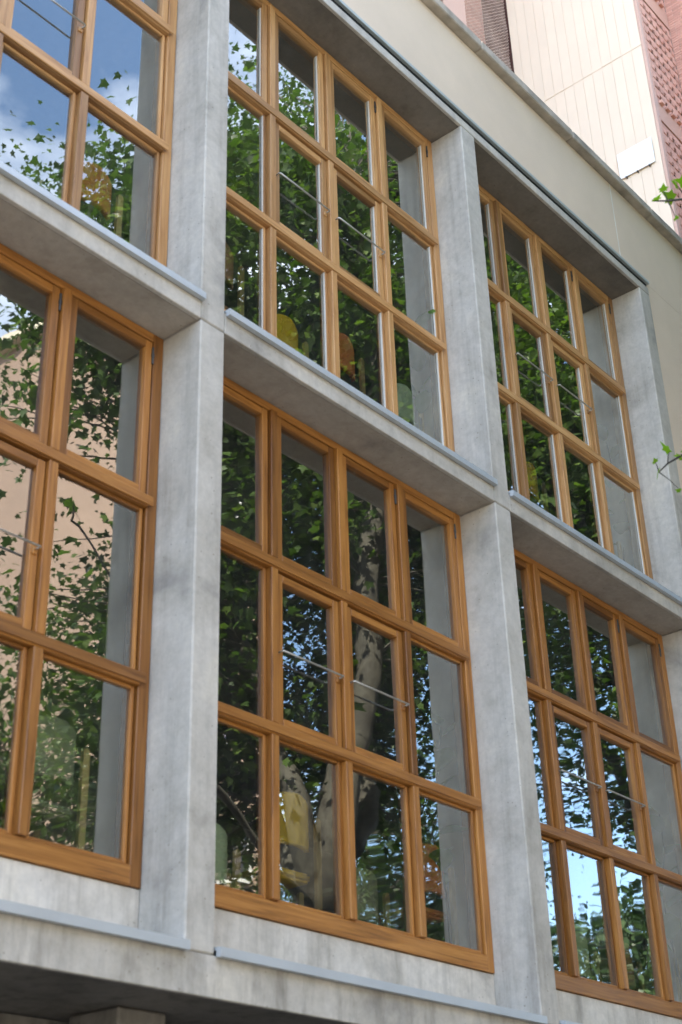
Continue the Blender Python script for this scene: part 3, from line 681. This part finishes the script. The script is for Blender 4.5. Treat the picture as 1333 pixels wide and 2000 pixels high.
def tree(name, base, fork, limbs, crown, n_clu, per, leaf, size, m, label, group, r0=.24, clear=True, seed=0, spread=.42, thr=-.05):
    """tapered trunk, limbs, twigs and a crown of leaf clusters thinned by noise; crown = list of (centre, radii)"""
    rr = random.Random(seed); t = empty(name, label, 'tree', base, group); inv = Matrix.Translation((-base[0], -base[1], -base[2]))
    b = Vector(base); fk = Vector(fork); bm = bmesh.new()
    pts = [b.lerp(fk, k/6)+Vector((.05*math.sin(k*1.3+seed), .05*math.cos(k*1.7+seed), 0))*(0 < k < 6) for k in range(7)]
    tube(bm, pts, [r0*(1.35 if k == 0 else 1.08-.05*k) for k in range(7)], 14)
    o = link('trunk', to_mesh(bm, M_BARK, 'trunk', True), t); o.matrix_parent_inverse = inv
    segs = []
    for L in limbs:
        bm = bmesh.new(); P_ = [fk]+[Vector(q) for q in L]; fine = []
        for a, c in zip(P_, P_[1:]):
            for s in range(4): fine.append(a.lerp(c, s/4))
        fine.append(P_[-1]); n = len(fine)
        fine = [p+Vector((noise.noise(p*.9), noise.noise(p*.9+Vector((9, 0, 0))), 0))*.12*(i > 0) for i, p in enumerate(fine)]
        tube(bm, fine, [r0*.72*(1-i/(n))+.015 for i in range(n)], 10)
        o = link('limb', to_mesh(bm, M_BARK, 'limb', True), t); o.matrix_parent_inverse = inv; segs += fine[2:]
    clus = []; tries = 0
    while len(clus) < n_clu and tries < n_clu*30:
        tries += 1; lobe = rr.choices(crown, weights=[q[2] if len(q) > 2 else 1 for q in crown])[0]; c, r = lobe[0], lobe[1]
        u = Vector((rr.gauss(0, 1), rr.gauss(0, 1), rr.gauss(0, 1))).normalized()*(rr.random()**.42)
        p = Vector((c[0]+u.x*r[0], c[1]+u.y*r[1], c[2]+u.z*r[2]))
        if noise.noise(p*.62+Vector((seed, 0, 0))) < thr: continue
        if p.y > -.75 or p.z < GZ+2.4: continue
        if clear and in_view(p, 110): continue
        clus.append(p)
    bm = bmesh.new()
    for p in clus[:int(len(clus)*.75)]:
        a = min(segs, key=lambda s: (s-p).length_squared+max(0, s.z-p.z)*1.5) if segs else fk
        if clear and (in_view(a, 60)): continue
        mid = a.lerp(p, .5)+Vector((rr.uniform(-.2, .2), rr.uniform(-.2, .2), rr.uniform(-.1, .35)))
        if clear and in_view(mid, 40): continue
        tube(bm, [a, mid, p], [.022, .013, .005], 4)
    o = link('twigs', to_mesh(bm, M_BARK, 'twigs'), t, kind='stuff'); o.matrix_parent_inverse = inv
    C = np.array([list(p) for p in clus]); C = np.repeat(C, per, 0)+rng.normal(0, spread, (len(clus)*per, 3))*np.array((1, 1, .75))
    if clear:
        q = C-np.array(CAM); z = q@np.array(FW); a = np.abs(q@np.array(RT)/z)*F_PX; e = np.abs(q@np.array(UP)/z)*F_PX
        C = C[~((z > .2) & (a < 666+45) & (e < 1045))]
        C = C[C[:, 1] < -.5]
    o = link('crown', leaves_mesh('crown', C, size, leaf, m), t, kind='stuff'); o.matrix_parent_inverse = inv
    return t
tree('plane_tree', (7.9, -4.9, GZ), (7.45, -4.75, -1.35),
     [[(6.9, -4.6, -.2), (6.5, -4.9, 1.0), (5.6, -5.3, 3.2), (4.9, -5.8, 6.0)],
      [(7.3, -4.2, 0.6), (7.1, -3.5, 4.2), (6.7, -3.2, 5.8), (6.1, -3.0, 7.6)],
      [(8.3, -4.9, .3), (9.3, -5.4, 2.6), (9.9, -6.1, 5.6)],
      [(7.6, -6.0, .5), (7.4, -7.2, 3.2), (7.0, -8.0, 5.8)]],
     [((8.4, -4.8, 5.2), (3.4, 2.9, 3.9), 60), ((7.6, -6.3, 1.5), (2.8, 1.7, 2.2), 24), ((4.0, -4.5, 5.7), (1.4, 1.2, 1.5), 15), ((4.3, -5.2, 2.8), (1.7, 1.4, 2.4), 6.5), ((5.7, -4.4, 6.2), (1.7, 2.0, 2.5), 14), ((8.8, -4.6, 9.4), (3.7, 2.6, 2.6), 26)], 2700, 50, 'maple', .086, M_LEAF,
     'mottled plane tree on the near pavement whose leaves enter at the right edge', 'street plane trees', .25, True, 3, thr=0.09)
tree('plane_tree', (17.4, -5.0, GZ), (17.3, -5.1, -.6),
     [[(16.8, -5.0, 1.2), (15.8, -5.2, 4.0), (15.2, -5.5, 7.2)], [(18.1, -5.2, 1.5), (19.3, -5.4, 5.0)], [(17.5, -6.0, 1.6), (17.7, -7.2, 5.6)], [(17.2, -4.2, 1.8), (17.2, -3.6, 5.0), (16.9, -3.4, 7.8)]],
     [((16.9, -5.2, 5.8), (4.4, 3.6, 4.2)), ((14.8, -4.8, 9.6), (3.8, 2.8, 3.2), .6)], 1600, 28, 'maple', .11, M_LEAF,
     'next plane tree along the near pavement, further right', 'street plane trees', .23, True, 5)
tree('plane_tree', (23.5, -5.0, GZ), (23.6, -5.0, -.4),
     [[(23.0, -5.0, 2.0), (22.2, -5.0, 6.0)], [(24.4, -5.2, 2.0), (25.4, -5.4, 6.0)], [(23.6, -6.4, 2.0), (23.4, -7.4, 6.0)]],
     [((23.5, -5.4, 5.2), (4.3, 4.0, 4.2))], 1100, 20, 'simple', .18, M_LEAF,
     'third plane tree along the near pavement, farthest right', 'street plane trees', .23, True, 6)
# opposite row and the trees of the square beyond
for k, (x, y, h, rx, nm, lf) in enumerate([(5.0, -13.9, 3.2, 3.0, 'plane_tree', 'maple'), (10.2, -13.9, 3.4, 3.6, 'plane_tree', 'simple'), (19.6, -13.4, 4.6, 3.6, 'plane_tree', 'simple'),
        (33, -24, 5.4, 4.8, 'square_tree', 'simple'), (40, -18.5, 6.0, 5.0, 'square_tree', 'simple'), (47, -27, 2.0, 5.0, 'square_tree', 'simple'), (54, -18, 3.0, 5.2, 'square_tree', 'simple'), (60, -34, 3.5, 5.5, 'square_tree', 'simple'), (68, -24, 4.0, 6, 'square_tree', 'simple')]):
    lab = ['plane tree across the road left of the peach block', 'plane tree across the road before the peach block corner', 'small plane tree across the road right of the peach block',
           'tree of the square nearest the road', 'second tree of the square beyond the road', 'third tree of the square, farther back', 'fourth tree of the square, far from the road', 'rearmost tree of the square, tall and wide', 'last tree of the square at the street end'][k]
    tree(nm, (x, y, GZ), (x+.1, y, GZ+3.4), [[(x-.6, y+.2, GZ+5), (x-1.3, y+.3, h-1)], [(x+.7, y-.2, GZ+5.2), (x+1.4, y-.3, h-1)], [(x, y-.7, GZ+5.4), (x, y-1.2, h)]],
         [((x, y, (h+GZ+4)/2+.8), (rx, rx*.95, (h-GZ-3)/2+.2))], int(700+70*rx), 16, lf, .17 if k < 3 else .34, M_LEAF if k < 3 else M_LEAFD, lab,
         'plane trees across the road' if k < 3 else 'trees of the square', .18, False, 20+k, .5)

M_LEAFN = leaf_mat('young_bright_leaf', (.11, .20, .018), .3, .5)
# the low twigs of the near plane tree that reach into the right edge of the view
near = [o for o in bpy.data.objects if o.name == 'plane_tree'][0]
inv = Matrix.Translation((-7.9, 4.9, -GZ))
def px(u, v, D): return CAM+(FW+RT*((u-666.5)/F_PX)-UP*((v-1000)/F_PX))*D
def spray(path, tips, size):
    bm = bmesh.new(); tube(bm, path, [.012-.008*i/(len(path)-1) for i in range(len(path))], 5)
    for p, _, _ in tips:
        a = min(path, key=lambda s: (Vector(s)-Vector(p)).length); tube(bm, [a, Vector(a).lerp(Vector(p), .5)+Vector((0, 0, .01)), p], [.005, .003, .002], 4)
    o = link('twig', to_mesh(bm, M_BARK, 'twig'), near); o.matrix_parent_inverse = inv
    V, T = leaf_shape('maple')
    for p, (ax, ay, az), s in tips:
        me = bpy.data.meshes.new('leaf'); me.from_pydata([tuple(v*s*size) for v in V], [], [tuple(int(i) for i in t) for t in T]); me.materials.append(M_LEAFN)
        o = link('leaf', me, near, p, (ax, ay, az)); o.matrix_parent_inverse = inv
M_LEAFN = leaf_mat('young_bright_leaf', (.16, .27, .02), .2, .6)
DK = 8.6
bm = bmesh.new(); pth = [Vector((7.45, -4.75, -1.35)), Vector((6.2, -4.7, -.9)), Vector((4.6, -4.3, -.2)), px(1640, 700, DK+.3)]
tube(bm, pth, [.06, .045, .03, .016], 8); tube(bm, [pth[3], px(1560, 520, DK+.2), px(1480, 350, DK+.1)], [.014, .012, .010], 6); tube(bm, [pth[3], px(1540, 790, DK+.1), px(1460, 830, DK)], [.014, .012, .010], 6)
o = link('limb', to_mesh(bm, M_BARK, 'limb', True), near); o.matrix_parent_inverse = inv
spray([px(1480, 350, DK+.1), px(1390, 374, DK), px(1340, 388, DK), px(1305, 392, DK), px(1275, 392, DK)],
      [(px(1296, 372, DK), (.3, .2, 2.2), .55), (px(1316, 388, DK), (.9, .3, 1.0), .85), (px(1324, 362, DK), (1.2, .2, .3), .7), (px(1280, 391, DK), (.2, .4, 2.8), .6), (px(1322, 428, DK), (.1, .5, 2.0), .4), (px(1342, 356, DK), (.6, .2, .6), .8)], .110)
spray([px(1460, 830, DK), px(1390, 862, DK), px(1340, 885, DK), px(1305, 905, DK), px(1288, 922, DK)],
      [(px(1308, 882, DK), (.9, -.3, .9), .85), (px(1286, 920, DK), (-1.2, .3, .8), .85), (px(1281, 903, DK), (.3, .6, 2.0), .45), (px(1332, 893, DK), (.7, .3, .2), .6), (px(1330, 958, DK), (.1, .2, 1.0), .4), (px(1345, 880, DK), (.2, .2, 1.6), .7)], .105)
